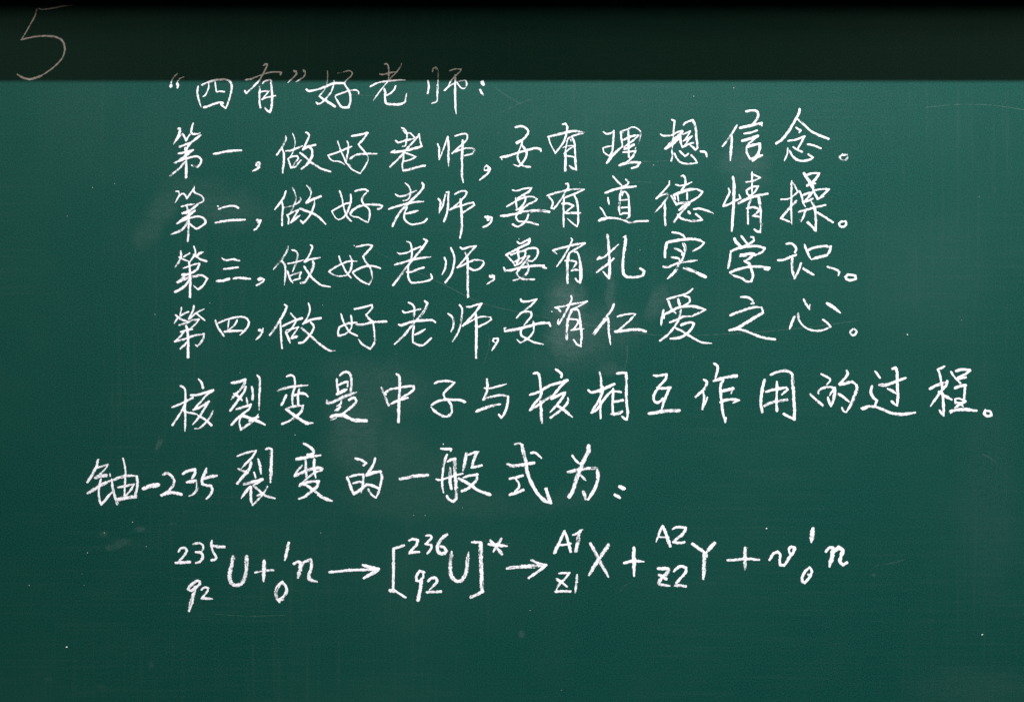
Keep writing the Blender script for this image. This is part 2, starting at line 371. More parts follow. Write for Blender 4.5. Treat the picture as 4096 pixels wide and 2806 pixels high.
# every glyph: '@ x y width' places a window on the board, then glyph|width x,y x,y ...;next stroke
STROKES = """
= numeral
@ 0 0 800
5|15 452,100 490,112 600,98 720,75 840,60;17 430,105 405,190 350,290 300,380 245,465;20 245,465 320,445 420,425 520,418;26 520,418 620,425 700,455 740,505 755,570;19 755,570 740,640 712,692 640,768 560,830 480,882;27 480,882 400,910 340,920 270,905 200,865
= heading
@ 640 220 600
“|20 272,287 222,335 190,385 172,440;66 170,480 167,500;20 370,342 320,360 285,395 268,430;48 270,445 278,480 270,508
四|32 592,490 578,560 588,640 605,710 636,805;38 652,465 740,425 850,390 940,378 1020,380 1075,405 1102,435 1112,500 1100,580;26 1100,580 1075,680 1045,770 1018,828;30 1018,828 980,800 950,770 935,745;38 680,815 760,790 850,755 920,738 975,745;24 755,440 755,500 730,570 700,625 665,648;26 852,420 862,480 868,540 878,572 940,565 998,572
有|26 1325,382 1400,375 1480,345 1560,315 1640,285 1730,268 1830,265 1880,275 1865,310;28 1605,165 1640,140 1662,145 1650,190 1600,290 1540,390 1500,440 1420,520 1335,595 1315,560;30 1552,465 1545,560 1540,680 1545,760 1555,815;28 1590,445 1620,410 1700,385 1722,400;40 1722,400 1725,480 1735,600 1735,740 1725,830 1700,885 1660,860 1630,820;26 1530,590 1580,565 1640,558 1695,560 1640,620 1580,690 1650,660 1730,645 1790,630
”|44 2075,248 2095,262;26 2110,250 2115,290 2080,340 2030,385 1980,430;48 2225,240 2245,265;24 2250,250 2248,300 2220,345 2160,385 2110,418
@ 1200 220 800
好|15 320,188 322,250 310,330 280,410 225,478;30 225,482 280,520 340,555 405,600;20 395,300 385,370 355,440 300,510 245,560 205,572 190,550;26 75,402 110,420 200,402 290,372 370,338 420,328 505,330;15 440,212 500,202 560,185 595,195 608,215 590,250 540,295 515,330;26 515,330 540,375 570,420 585,480 582,560 560,612 490,608 455,570 430,525 408,490;20 408,490 420,470 500,440 580,415 650,408 680,430 682,452
老|18 980,110 1005,100 1025,125 1032,180 1030,295;18 925,222 960,228 1040,210 1115,195;18 1180,100 1170,135 1120,200 1050,275 970,370 900,460 852,530;20 818,368 880,335 960,312 1060,300 1150,292 1225,292;20 1112,362 1095,400 1060,440 1000,475;28 980,395 990,440 988,500 1000,560 1060,572 1140,575 1200,560 1225,540;22 1225,540 1228,500 1240,450
师|24 1488,300 1495,340 1495,390 1485,445;22 1540,195 1548,160 1575,145 1600,175 1605,230 1600,320 1598,400 1595,480 1585,540 1530,560;18 1738,185 1800,165 1872,165 1860,195 1800,250 1750,310 1720,370 1680,413;20 1680,413 1740,360 1810,320 1870,300 1920,300 1938,335 1920,385 1885,390 1850,360 1825,325;24 1805,235 1803,350 1803,450 1805,560 1810,640 1817,690
:|52 2118,318 2132,345;28 2090,405 2112,440 2135,470
= first
@ 670 480 700
第|32 140,120 160,115 165,150 140,220 110,275 78,325;24 110,275 150,230 198,182 225,225 248,275 270,230 300,192;28 342,45 325,100 315,160 335,185 385,188 432,175;32 442,200 380,250 310,300 160,358;28 310,305 275,345 255,390 248,480;28 145,445 230,430 338,400 250,470 170,520 90,570;30 90,570 200,530 330,490 400,485 450,530 430,590 390,622 320,600;34 242,370 245,480 250,600 248,700 246,760;28 228,560 170,630 100,690 32,742
一|34 615,450 700,435 800,418 880,408 975,408
，|30 1180,570 1215,560 1228,590 1205,615 1178,600 1185,570;28 1220,630 1180,655 1128,680
做|26 1568,215 1572,250 1550,310 1510,380 1455,462;28 1525,390 1545,440 1545,540 1535,640 1528,705;26 1570,412 1640,405 1720,375 1790,345;20 1662,180 1685,240 1692,310 1675,400 1640,470 1610,505;26 1600,515 1620,570 1640,635 1700,620 1740,570 1775,530;24 1610,505 1660,485 1720,478 1735,510 1700,560 1655,630;28 1835,165 1868,180 1880,215 1850,290 1800,390;32 1800,395 1850,360 1965,330;34 1885,365 1920,400 1920,470 1890,540 1840,600 1780,650;28 1765,440 1830,490 1900,560 1980,610 2060,655 2165,685
@ 1300 480 700
好|20 168,278 190,350 225,440 260,520 280,570 340,605;24 290,280 308,310 310,380 298,460 278,565;22 355,352 290,380 180,425 42,472;20 42,472 70,520 110,545 170,548 220,565 265,598;28 355,215 440,200 565,172;26 565,172 520,240 445,325;24 445,325 470,360 520,415 560,480 565,530 530,620 468,712;20 468,712 400,680 350,650 290,580;28 332,518 400,470 500,452 600,448 688,448
老|20 1018,105 1060,125 1085,175 1088,230 1070,345 1030,352;22 1040,140 1070,175 1130,175 1160,200 1190,235;26 940,275 975,300 1060,275 1180,250;28 1250,188 1200,260 1100,370 1000,490 865,620;20 1250,188 1262,270 1282,345;34 875,430 960,425 1080,405 1180,380 1285,350;18 880,425 930,400;20 1060,435 1130,460 1208,488;22 1208,488 1130,530 1048,548;24 1045,440 1040,530 1025,600 1040,675;34 1040,675 1130,655 1230,625 1325,605
师|26 1495,320 1515,370 1515,450 1515,525;20 1515,525 1550,440 1590,340 1625,230;30 1630,225 1640,350 1640,480 1640,615;24 1728,215 1790,195 1860,182 1888,200 1885,250 1850,300 1770,370 1688,445;26 1688,445 1760,410 1870,375 1960,375 1990,405 1960,445 1850,475;32 1828,270 1825,400 1818,500 1820,600 1818,720 1835,828
，|22 2145,600 2118,635 2120,668 2155,670 2170,635 2145,605;28 2150,605 2190,650 2160,710 2100,760 2055,798
@ 1980 460 700
要|30 272,162 350,150 410,175 440,215 425,265 370,325 285,370;24 290,385 330,360 365,345 350,400 310,490;26 310,490 298,550 310,600 350,660 400,685 465,690;28 365,410 400,460 420,510 400,580 350,650 310,680 245,658;30 70,562 170,545 300,505 420,470 540,440 600,455 610,478;16 80,560 95,595
有|26 895,125 935,115 960,160 950,240 920,340 870,420 800,510;34 705,292 830,262 960,228 1060,215 1185,232;18 712,295 730,370 760,430 798,500;20 1170,245 1080,265 980,305 960,340 945,420 930,510;32 935,510 935,620 932,740;26 1020,290 1055,370 1060,450 1065,560;34 1065,560 1070,650 1078,725 1030,710 992,680;20 905,432 980,412 1055,412 990,450 920,515;20 945,545 1000,548 1060,565;18 1005,325 1010,350
理|22 1440,225 1475,250 1530,245 1578,210;28 1578,210 1572,300 1565,420 1550,500 1520,545;22 1432,440 1495,420 1560,410;20 1435,445 1450,500 1515,545;34 1485,640 1540,565 1620,480 1690,420;30 1670,225 1680,320 1695,430;26 1700,240 1690,215 1760,190 1830,165 1890,185 1930,230 1920,300 1895,380 1865,445;28 1700,335 1800,290 1900,265;24 1905,275 1820,350 1710,430;28 1715,455 1780,430 1845,395 1760,430;26 1770,205 1775,300 1775,420 1778,560;24 1700,495 1780,490 1868,475;26 1868,475 1830,550 1760,620 1700,660;36 1650,672 1720,645 1820,630 1925,630;28 1925,630 1890,680 1815,710
@ 2620 420 820
想|22 190,168 222,180 215,250 205,350 200,450 188,545;24 62,335 100,350 190,345;24 190,345 250,310 310,292;34 310,300 230,380 120,495;34 125,490 200,440 285,365;26 305,295 285,360 295,430 310,485;26 325,225 340,205 430,170;32 430,175 460,260 470,360 480,440 480,490;24 480,490 455,510 430,480 390,450;18 315,335 400,298 370,350 320,410;22 320,410 420,355;18 420,355 370,410 330,475;22 320,475 380,445 435,428;20 190,520 200,560 185,635;20 222,550 250,610 290,650 370,668 475,658;22 475,655 450,610 410,570;22 280,522 340,582 378,552;28 518,528 570,535 588,585
信|24 928,228 880,310 820,400 765,470;28 868,350 870,430 860,520 855,632;30 1035,72 1130,65 1165,90 1160,150 1110,215;34 962,262 1060,240 1205,208;16 1205,205 1212,238;22 1012,325 1080,315 1160,288;34 990,408 1080,380 1165,352;24 1165,352 1100,410 1045,460 1040,540 1080,615;28 1045,480 1110,455 1190,440;34 1190,440 1185,510 1150,580 1095,620;24 1090,610 1150,590 1215,568;18 1105,638 1160,600 1210,575
念|30 1640,45 1625,110 1590,170;30 1590,170 1520,290 1440,390 1375,437;26 1615,158 1690,225 1760,290 1850,340 1968,382;24 1598,258 1650,290 1635,315;26 1508,408 1590,395 1695,355 1655,430 1615,500;24 1568,478 1610,505 1670,532;22 1505,490 1500,550 1465,635;26 1525,520 1560,580 1620,625 1690,632 1760,618 1790,595 1740,560;24 1728,445 1800,460 1880,492
。|24 2125,555 2092,585 2110,622 2145,632 2182,600 2180,562 2130,565
= second
@ 670 730 700
第|20 112,118 145,115 155,145 150,180 130,220 100,270;26 140,195 180,155 215,150 240,175 255,215;26 255,215 300,150 355,75 352,40;26 350,90 355,130 400,150 455,180 480,225 455,260 385,290;32 400,295 290,375 200,410;24 185,320 260,300 360,285;28 255,300 265,350 285,410 285,500 280,600 278,700 268,775;28 200,410 290,390 250,410;32 365,372 280,440 200,490 125,545;30 125,545 220,500 320,465 400,452 465,465 500,500 500,540 450,580 390,615 340,585 300,555;36 270,520 220,600 150,650 45,688
二|26 680,352 760,325 840,310 900,315 940,338;20 668,315 675,318;30 635,533 740,515 860,500 1030,495
，|52 1195,500 1218,515 1200,530;24 1240,500 1215,560 1190,600 1150,632
做|26 1570,118 1555,170 1525,230 1480,290 1425,358;28 1522,260 1535,330 1525,430 1522,570;22 1658,70 1690,130 1705,200 1690,280 1650,360 1600,430;20 1760,200 1772,225 1740,265 1660,305 1545,335;26 1590,430 1610,480 1605,545;26 1600,430 1660,395 1740,360;24 1740,360 1700,430 1640,530;36 1640,530 1700,480 1760,435;24 1848,38 1890,80 1905,140 1885,210 1840,270;34 1845,270 1930,225 2035,185;30 1955,235 1945,310 1900,420 1850,490 1800,540 1770,510;32 1760,345 1850,380 1940,415 2010,460 2060,510 2100,552
@ 1300 720 700
好|24 195,145 220,220 238,310 258,400 290,480 348,548;26 342,192 345,260 325,350 290,440 240,500 180,528;14 180,528 140,500 90,418;26 95,412 170,370 260,320 350,298;24 400,148 470,130 535,125 570,148;26 570,148 510,210 490,270 520,330 580,380 595,430 590,500 572,565;20 572,565 500,530 440,495 380,485 330,460;32 335,445 370,400 450,350 550,325 650,325 720,330;26 720,330 762,345 740,375 700,385
老|20 1065,42 1110,80 1135,140 1130,210 1100,260 1040,275;24 935,190 985,218 1070,205 1150,170 1215,140;32 1290,40 1310,80 1270,150 1180,240 1100,320 1010,410 950,500 895,610;28 845,385 940,355 1050,325 1180,295 1310,285;32 1075,448 1150,430 1240,405;24 1090,365 1060,430 1050,500 1080,550 1150,590 1230,580 1310,560 1355,515
师|28 1505,250 1535,290 1530,350 1515,440;24 1520,420 1560,350 1580,270 1600,195;28 1612,165 1640,160 1635,260 1630,380 1610,470 1580,550;24 1722,190 1790,155 1860,145 1885,165 1860,215 1790,285 1720,350 1660,395;26 1660,395 1730,365 1830,335 1900,310 1970,300;26 1970,300 1982,335 1920,375 1835,430;30 1800,255 1805,350 1815,450 1815,560 1815,650 1792,770
，|46 2130,490 2170,500 2165,530;26 2160,480 2215,500 2205,555 2160,600 2105,625
@ 1980 700 700
要|24 232,200 290,212 370,185 485,172;26 485,172 450,220 380,260 300,310;24 275,305 280,370 288,430;26 155,420 240,370 330,320 430,290 500,292 560,318;26 560,318 510,360 415,395;24 385,265 405,310 390,370 340,430 285,465;22 285,465 340,450 430,405;24 430,405 360,460 310,500 280,560 310,610 380,620 470,630 570,660;26 445,520 420,590 370,650 300,685 235,655;34 78,545 180,535 300,510 430,485 560,472 650,478 720,490
有|28 940,118 970,115 975,160 940,220 880,320 830,390 780,448;22 780,448 745,440 765,390 760,340 720,295;28 690,275 800,240 920,210 1060,185 1185,190;24 1185,190 1080,240 930,300;26 915,310 910,400 910,500 910,600 912,690;28 1050,265 1085,340 1100,440 1105,540 1105,620 1090,685;20 1090,685 1030,640 958,575;28 890,380 970,378 1045,410;22 1045,410 990,450 930,505;28 930,505 1020,505 1132,505
道|26 1565,15 1620,80 1680,138;24 1735,58 1775,95 1755,130 1680,160;32 1465,238 1550,205 1640,180 1740,165 1870,152;30 1680,205 1660,280 1655,360 1645,440 1660,525;24 1690,270 1700,230 1735,225 1770,280 1778,360;32 1778,360 1780,440 1785,520 1775,560 1745,582;24 1670,335 1755,328;24 1675,435 1760,428;24 1675,525 1710,505 1780,512;26 1500,300 1505,340 1515,388;24 1395,430 1430,470 1460,530 1500,570;30 1500,570 1440,590 1380,608 1420,580 1500,568;28 1500,568 1570,570 1640,580 1720,605 1800,630 1900,615 2032,610
@ 2600 670 840
德|20 215,150 210,190 150,260 68,345;22 68,345 130,305 190,285 200,320 170,365 110,440 50,500;26 160,385 165,460 165,550 172,635;22 345,95 375,95 392,140 385,200 350,250;20 285,190 330,202 400,190 465,160;34 265,305 340,275 420,250 520,238;24 520,238 580,270 540,320 450,375 330,395 290,410;24 235,310 260,360 295,410;20 305,310 315,370;22 410,285 412,350;18 270,320 280,355;30 325,470 370,430 440,400;28 440,400 380,460 320,530 265,600;24 305,515 340,560 400,580 490,590 578,580;22 578,580 545,545 510,515;26 425,485 440,510;22 485,460 550,455 630,478 690,500 700,510
情|32 918,105 930,180 928,300 925,420 915,560 905,700;22 870,235 880,275 850,340 810,425;24 810,430 870,410 930,375 1000,345;20 1000,345 985,300;22 1130,50 1130,130 1128,230 1130,310;20 1060,160 1140,150 1220,112;20 1220,112 1145,80;22 1070,250 1130,218 1200,205;20 1200,205 1160,270 1090,330;20 1065,255 1080,295 1110,320;32 978,395 1080,345 1180,315 1305,290;26 1115,355 1090,420 1080,500 1085,620;34 1205,335 1215,420 1225,500 1228,600 1220,715;24 1220,715 1190,710 1155,685;26 1070,452 1150,440 1215,465;22 1215,465 1180,505 1135,535;26 1135,535 1225,545
操|20 1568,148 1565,240 1565,350 1562,450 1565,540 1570,630;20 1580,170 1640,270 1580,320 1520,350 1450,352;30 1620,368 1560,430 1500,500 1450,562;20 1450,565 1510,585 1560,610;40 1705,68 1735,115 1775,170 1800,220;24 1715,95 1790,65 1875,62;28 1875,62 1830,130 1780,180 1740,200;20 1780,185 1830,178;24 1655,260 1680,320 1695,390 1720,435;26 1680,310 1740,290 1800,270;26 1800,270 1750,330 1700,385;24 1700,385 1760,365 1800,345;24 1805,240 1825,290 1855,350;24 1820,250 1900,240 1985,238;26 1985,238 1930,290 1870,345;22 1860,345 1920,320;26 1645,490 1740,465 1830,440 1940,415;30 1790,380 1815,430 1830,500 1835,600 1835,700;28 1835,700 1790,650 1745,605;28 1722,475 1700,540 1672,600;26 1855,500 1930,545 2020,605
。|24 2120,592 2090,620 2105,650 2145,655 2170,625 2165,595 2115,600
= third
@ 670 960 700
第|30 178,148 180,210 150,290 100,360;26 215,222 255,200 295,175;24 150,225 210,255 285,285;26 350,82 365,130 370,180 330,240 290,300;34 385,210 430,175 475,158;30 345,195 400,230 450,260 520,282;24 210,375 290,345 370,320 425,310;34 425,315 405,370 370,405 285,450 195,462;36 240,465 200,510 135,560;36 140,560 220,525 310,495 400,475 460,470 525,510;28 525,510 490,580 460,620;38 455,620 410,655;24 410,660 375,630 345,600;32 285,290 295,370 300,470 302,570 300,670 298,755;38 290,530 240,600 175,650 100,690
三|28 735,250 780,270 860,255 955,272;16 722,238 727,242;28 745,385 840,375 935,362;36 655,545 720,540 820,515;32 875,512 930,500 1010,505 1100,515
，|30 1205,520 1235,502 1240,525 1215,530;28 1245,505 1285,525 1255,560 1185,600
做|26 1598,80 1595,130 1550,210 1480,300 1405,390;28 1515,280 1555,320 1565,390 1565,480 1552,595;26 1655,132 1700,145 1728,190 1720,260 1690,350 1660,420;22 1600,312 1700,295 1815,262;28 1592,410 1615,480 1640,540 1665,570;24 1620,480 1690,450 1775,425;24 1775,430 1755,480 1760,510 1700,525 1650,545;26 1900,65 1922,90 1905,150 1870,220 1820,290;26 1825,292 1880,260 1960,245 2025,232;34 1930,285 1940,330 1910,420 1860,510 1820,560 1765,568;28 1815,350 1860,420 1910,490 1980,555 2050,600 2165,622
@ 1300 940 700
好|24 185,280 205,345 240,410 280,490 345,565;26 330,275 350,320 355,400 330,480 285,535;20 285,535 180,545 110,525 50,485;28 55,480 140,425 220,385 310,350 425,348;26 410,158 490,140 570,128 630,140;32 630,145 570,215 505,285;26 505,285 535,350 590,420 620,500 620,580 585,655;26 585,655 510,625 450,585 400,540 365,495;28 370,490 440,450 540,415 640,412 735,440;14 385,140 395,145
老|24 1085,88 1130,105 1150,170 1155,240 1145,320;24 960,235 1000,250 1080,235 1180,190 1270,155;30 1310,50 1355,80 1310,150 1220,260 1130,370 1030,500 905,665;28 925,395 1030,365 1150,330 1280,305 1405,290;26 1085,490 1150,488 1230,455 1315,430;26 1110,380 1105,450 1105,550 1140,625 1220,630 1310,618 1385,600;24 1385,600 1420,575 1405,515
师|28 1585,300 1605,350 1595,440 1555,525;28 1670,170 1700,230 1718,310 1705,420 1670,530 1600,628;26 1798,165 1830,185 1910,160 2005,145;28 2005,145 1940,215 1870,300 1810,370 1755,430;26 1755,432 1830,400 1920,355 2010,330 2100,345;28 2100,345 2105,380 2060,440 1980,468 1920,440;32 1868,235 1890,300 1895,400 1895,500 1895,600 1895,720 1900,820
，|38 2190,545 2220,560;28 2215,530 2250,545 2240,590 2195,620 2150,652
@ 1980 920 700
要|26 295,155 330,180 390,155 460,118;32 460,120 450,170 400,200 300,250 150,330;26 150,330 195,380 245,435 260,465;26 210,330 290,300 380,275 450,245 540,240 570,275 555,350 500,410 445,408;32 300,250 305,320 315,390 290,430;26 395,262 405,310 380,380 330,440 265,468;22 260,420 340,375 450,340;26 455,345 400,420 340,500 295,560 310,610 370,650 440,655 520,655;30 425,435 450,490 430,560 380,620 310,655 245,670;32 118,500 135,540 220,530 320,505 430,485 540,472 650,475;24 635,495 680,505;14 318,115 318,120
有|26 1010,108 1025,130 1000,190 960,270 900,370 820,485;30 770,270 850,245 960,220 1080,190 1195,175;24 1195,178 1120,225 1040,270 985,310;24 775,280 825,320;38 985,310 965,400 960,500 960,600 962,705;26 1050,290 1090,295 1115,350 1130,430;42 1130,430 1140,520 1140,620 1130,695;24 1130,695 1095,680 1070,645;24 930,408 1000,405 1065,415 1080,440 1045,490 1015,540;26 1015,540 1060,528 1115,530
扎|40 1490,65 1505,150 1512,250 1518,350 1520,450 1522,550 1515,635;26 1515,640 1475,600 1435,550;30 1365,385 1440,360 1530,290 1590,235 1640,190;28 1360,390 1390,355;32 1350,560 1430,500 1510,440 1580,375;40 1735,90 1730,180 1710,300 1700,420 1698,540 1730,610 1810,625 1900,620 1965,600;34 1965,600 1985,550 1930,510;20 1705,95 1740,78
@ 2600 900 840
实|24 245,80 310,90 365,115 388,145;34 165,355 168,280 185,200;34 185,195 270,175 370,160 470,155 540,165 600,195;22 600,195 560,240 475,288;26 270,258 320,275 350,300 360,330;24 235,355 280,362 320,372 328,400;32 370,205 388,250 375,330 330,430 270,520 195,592;30 150,460 200,462 280,435 380,405 520,390;36 375,475 450,500 530,535 610,570
学|38 935,150 955,190 1000,230;26 1010,120 1050,175 1100,235;26 1115,130 1145,135 1145,175 1080,215 985,255;28 865,475 885,370 895,290;28 895,290 980,255 1080,240 1180,232 1270,258;24 1270,258 1240,300 1160,335;34 1005,328 1070,322 1150,312;18 992,347 1070,345;26 1155,315 1100,370 1045,400;32 1045,400 1100,430 1120,490;32 1120,490 1140,560 1120,620;26 1120,620 1070,625 1020,590 960,570 910,550 885,525;28 885,525 960,495 1050,470 1150,460 1220,460 1325,470;22 1325,470 1305,495 1270,488
识|26 1510,208 1560,205 1600,230 1618,265 1605,300;26 1415,388 1480,385 1550,355 1615,330;28 1575,350 1570,430 1580,520 1600,590;28 1600,590 1640,510 1672,425;24 1708,215 1725,260 1745,310 1785,385;30 1735,285 1800,255 1900,235 2000,235;26 2000,235 1990,285 1960,330;32 1960,335 1870,355 1790,380;30 1695,480 1750,515 1810,550;26 1965,462 2040,485 2090,515 2085,555
。|28 2190,545 2160,575 2180,600 2230,608 2280,595 2275,560 2220,550 2185,548
= fourth
@ 670 1200 700
第|22 185,95 180,140 165,200;24 165,215 220,180 278,155;26 148,225 120,260 92,305;32 108,195 150,235 210,265 275,285;28 348,75 345,120 320,180 285,250;28 290,248 380,170 485,118;26 385,175 430,215 495,268;30 155,330 240,305 330,270 415,255;24 412,260 370,320 295,380;28 175,420 250,400 328,385;28 225,415 160,490 98,548;28 98,550 200,525 310,485 400,460 485,450;30 485,455 475,510 440,565 395,612;24 395,612 365,588;38 248,340 265,400 272,500 275,600 272,755;34 280,545 230,590 170,645
四|30 635,270 670,360 710,420 748,475;26 665,310 750,270 850,240 950,222 1040,235 1085,290;28 1085,290 1060,360 1010,420 962,462;24 820,255 808,320 800,390;26 925,262 910,300 870,350 810,395;34 755,418 870,410 995,405
，|42 1215,400 1250,395;20 1268,372 1265,425;26 1255,420 1230,470 1175,525
做|36 1560,62 1588,85 1550,170 1480,290 1400,410 1358,465;28 1500,280 1505,400 1510,500 1520,640;30 1530,345 1620,300 1700,268 1785,240;26 1635,175 1680,225 1705,270 1680,330 1640,380 1580,400;30 1570,420 1600,490 1630,570;20 1590,430 1650,385 1740,358;24 1735,365 1690,430 1640,500;38 1645,505 1690,490 1730,480;24 1872,40 1890,110 1880,180 1840,260 1800,315;32 1805,310 1880,270 1950,250 2035,240;30 1905,295 1942,350 1920,420 1860,500 1800,560 1745,568;32 1780,370 1850,430 1940,510 2020,580 2100,640 2160,670 2225,670
@ 1300 1180 700
好|26 212,250 240,340 280,420 330,490 430,540;24 345,270 355,340 345,430 300,490 240,525 178,540;28 178,540 175,480 190,425;28 190,430 260,390 340,370 425,362;28 395,185 480,168 625,130;26 625,130 625,170 590,215 545,260;32 545,260 580,310 630,350;34 415,390 520,385 640,360 810,350;30 640,370 650,450 660,540 660,620 600,715;26 600,715 540,680 490,645 445,585
老|28 1108,98 1150,115 1185,160 1185,230 1175,315;26 1030,212 1060,232 1150,215 1270,185;36 1325,78 1355,115 1320,200 1250,290 1150,410 1040,540 920,655;36 980,390 1010,400 1100,370 1200,345 1320,335 1420,330;30 1440,335 1465,360;28 1195,525 1260,495 1335,448;26 1185,410 1170,480 1165,560 1165,625;30 1165,625 1220,650 1290,668 1350,630 1412,570
师|30 1635,245 1680,280 1705,330 1705,410 1680,485;28 1785,130 1820,180 1815,290 1800,400 1760,510 1695,615;26 1880,155 1930,155 2000,130 2080,112;30 2080,112 2020,200 1940,290 1830,405;26 1830,405 1920,355 2020,300 2110,285 2200,295;28 2200,295 2210,325 2140,370 2040,420;36 2000,235 2005,320 2010,400 2010,500 2008,600 2010,700 2005,830
，|26 2300,575 2240,575 2230,610 2260,630;28 2300,580 2290,620 2250,680 2215,735
@ 1980 1160 700
要|30 340,120 360,150 430,150 555,120;26 555,120 500,180 420,250 325,315;26 285,370 340,310 410,285 480,290;28 480,290 485,340 440,400 385,465;28 360,510 340,560 360,610 420,640 500,685 640,720;26 510,412 515,490 505,560 450,630 390,670 335,698 290,655;40 130,545 230,530 350,505 480,470 610,438 720,435;28 720,435 735,475;18 145,500 125,505 125,535
有|28 1012,75 1018,120 990,190 940,290 890,380 845,450;24 845,450 830,440 845,385;26 795,232 900,215 1050,180 1225,150;26 1220,155 1130,205 1010,265;26 800,235 835,245 868,278;38 1015,270 985,340 965,420 955,540 952,655;28 1040,262 1090,258 1115,290 1125,370;36 1125,370 1138,480 1150,600 1140,745;28 1140,745 1085,715 1045,660;24 955,385 1020,385 1090,395 1110,420 1080,470 1040,520;26 1005,532 1090,518 1185,512;18 750,285 760,285
仁|34 1578,190 1550,260 1480,350 1400,460 1300,580;22 1500,370 1410,470 1320,595;30 1505,370 1508,470 1515,600 1535,725;26 1625,352 1720,325 1850,310;26 1865,318 1780,410 1650,525;40 1595,550 1700,540 1820,525 1920,528 2000,545
@ 2600 1120 840
爱|24 470,95 420,140 370,162 280,185 190,212;28 205,235 235,310 285,368;34 312,212 328,275;20 375,175 435,190 438,240 380,280;26 150,330 130,420 125,500;30 150,385 230,345 310,305 390,290 480,290 550,305 615,325;24 615,325 550,360 460,400;20 155,385 155,425;26 220,465 300,435 370,405 445,400;26 342,330 320,430 260,530 190,610 110,670;30 345,498 400,475 450,465 485,480 465,530 410,590 330,635 225,648;24 280,530 350,560 420,605 500,655 580,690 682,698
之|28 1005,188 1075,190 1125,215 1150,260 1120,262;28 888,390 990,350 1090,315 1160,300 1230,300;22 1235,300 1250,355;34 1248,360 1150,420 1050,480 940,545;28 875,555 960,540 1050,560 1150,600 1250,635 1380,655
心|32 1600,405 1575,460 1545,540;24 1638,365 1645,430 1690,500 1760,545 1840,560 1920,550 2000,515;24 2000,515 1960,470 1915,438;26 1702,215 1730,270 1765,325;22 1765,325 1770,270;34 1960,258 2030,300 2105,362
。|28 2245,540 2218,575 2235,605 2265,605 2288,570 2260,538
= fission
@ 670 1460 800
核|26 150,240 195,265 208,320 205,420 205,520 208,640 202,765;26 52,488 150,450 225,415 295,375;26 222,400 195,470 140,570 58,695;26 175,520 225,545 285,555 345,570;26 360,160 395,200 412,265;28 270,348 350,345 450,315 532,290;24 532,292 450,350 380,430 300,520;28 300,520 380,485 480,420;28 480,420 420,520 360,610 292,690;24 530,530 490,610 430,680 370,730 315,738;30 355,585 430,625 510,695
裂|34 745,205 820,195 905,165;30 905,170 880,240 810,320 735,395;34 910,250 890,310 830,390 780,460 730,525;34 770,330 820,360 865,405;28 980,250 990,320 990,400;28 1042,115 1068,150 1072,250 1068,380 1065,520;24 918,378 930,455;32 800,512 870,490 970,455;28 970,455 945,510 880,560 810,620 745,690;38 870,585 950,610 1030,640 1130,690;26 860,585 835,660 850,750;30 850,750 920,700 1000,640 1055,570;26 950,645 1000,620 1055,600
变|26 1385,130 1430,115 1465,130 1480,170 1482,215;32 1280,298 1370,265 1480,245 1630,232;28 1480,255 1455,330 1450,400 1455,470;28 1530,280 1515,360 1520,455;30 1380,350 1350,410 1325,460;30 1475,350 1550,325 1600,335 1630,362;30 1375,512 1450,480 1575,468;30 1575,468 1560,530 1500,590 1420,645 1330,682;38 1385,515 1450,565 1530,620 1610,668 1690,670
是|30 2005,118 2040,85 2090,78 2125,110 2138,180 2130,300;30 1968,160 1972,230 1985,310;26 1990,230 2040,205 2095,190;24 2095,190 2092,245;46 1970,335 2030,305 2085,280;38 1855,438 1920,430 2000,390 2080,355 2195,312;20 1848,400 1852,440;22 2020,415 2010,450 1970,475;32 2010,480 1975,515 1945,525;34 2110,402 2150,380 2180,378;30 2175,380 2195,420 2140,480 2030,570;42 1895,598 1970,580 2050,585 2135,625;46 2145,635 2220,640 2310,645;16 1900,635 1960,615
@ 1270 1450 800
中|28 745,285 770,360 800,430 828,495;26 795,370 790,345 850,310 950,290 1050,275 1118,272;30 1118,272 1118,310 1060,360 980,400;32 860,475 930,440 1045,408;36 915,130 950,160 955,260 950,380 945,500 945,600 940,688
子|28 1360,240 1410,218 1500,212 1590,225;30 1595,230 1530,290 1470,350 1475,400 1500,425;34 1325,490 1390,450 1480,430 1580,430 1660,435 1710,455;32 1520,440 1555,500 1560,570 1520,620 1470,625;34 1470,625 1400,590 1350,550 1320,515
与|28 1968,190 1975,250 1970,320 1950,380 1925,430;24 1940,295 1975,300 2060,285 2200,245;28 1925,430 2000,400 2100,380 2150,375 2215,392;32 2215,395 2210,460 2195,530 2165,600 2135,640;28 2135,640 2110,605;36 1845,565 1930,530 2020,500 2120,482
@ 1880 1430 860
核|28 690,170 730,165 750,200 760,280 765,360 765,450 768,560 775,700;28 650,400 740,370 800,335 860,300;28 775,360 760,420 700,490 648,560;34 648,565 720,520 800,465 880,410;26 930,128 965,150 990,180 985,210;32 870,295 950,275 1050,245;28 1050,245 980,310 930,370 880,440;30 880,445 950,410 1025,370;30 1030,375 980,460 920,530 865,590;26 1060,435 1065,465 1020,530 950,590 870,645;32 940,515 1010,560 1105,640
相|26 1400,155 1415,220 1418,320 1412,420 1410,520 1412,655;32 1280,350 1310,372 1400,355 1480,320 1555,285;28 1435,310 1430,380 1380,480 1310,590;28 1315,595 1370,560 1420,490 1480,410 1540,350;28 1548,335 1545,420 1540,500 1545,590;30 1590,172 1640,165 1690,165;30 1688,165 1690,270 1690,380 1695,500 1705,600 1695,665;30 1695,668 1665,655 1640,630;24 1560,360 1635,372;32 1545,475 1600,470 1650,458;36 1525,608 1590,605 1645,580
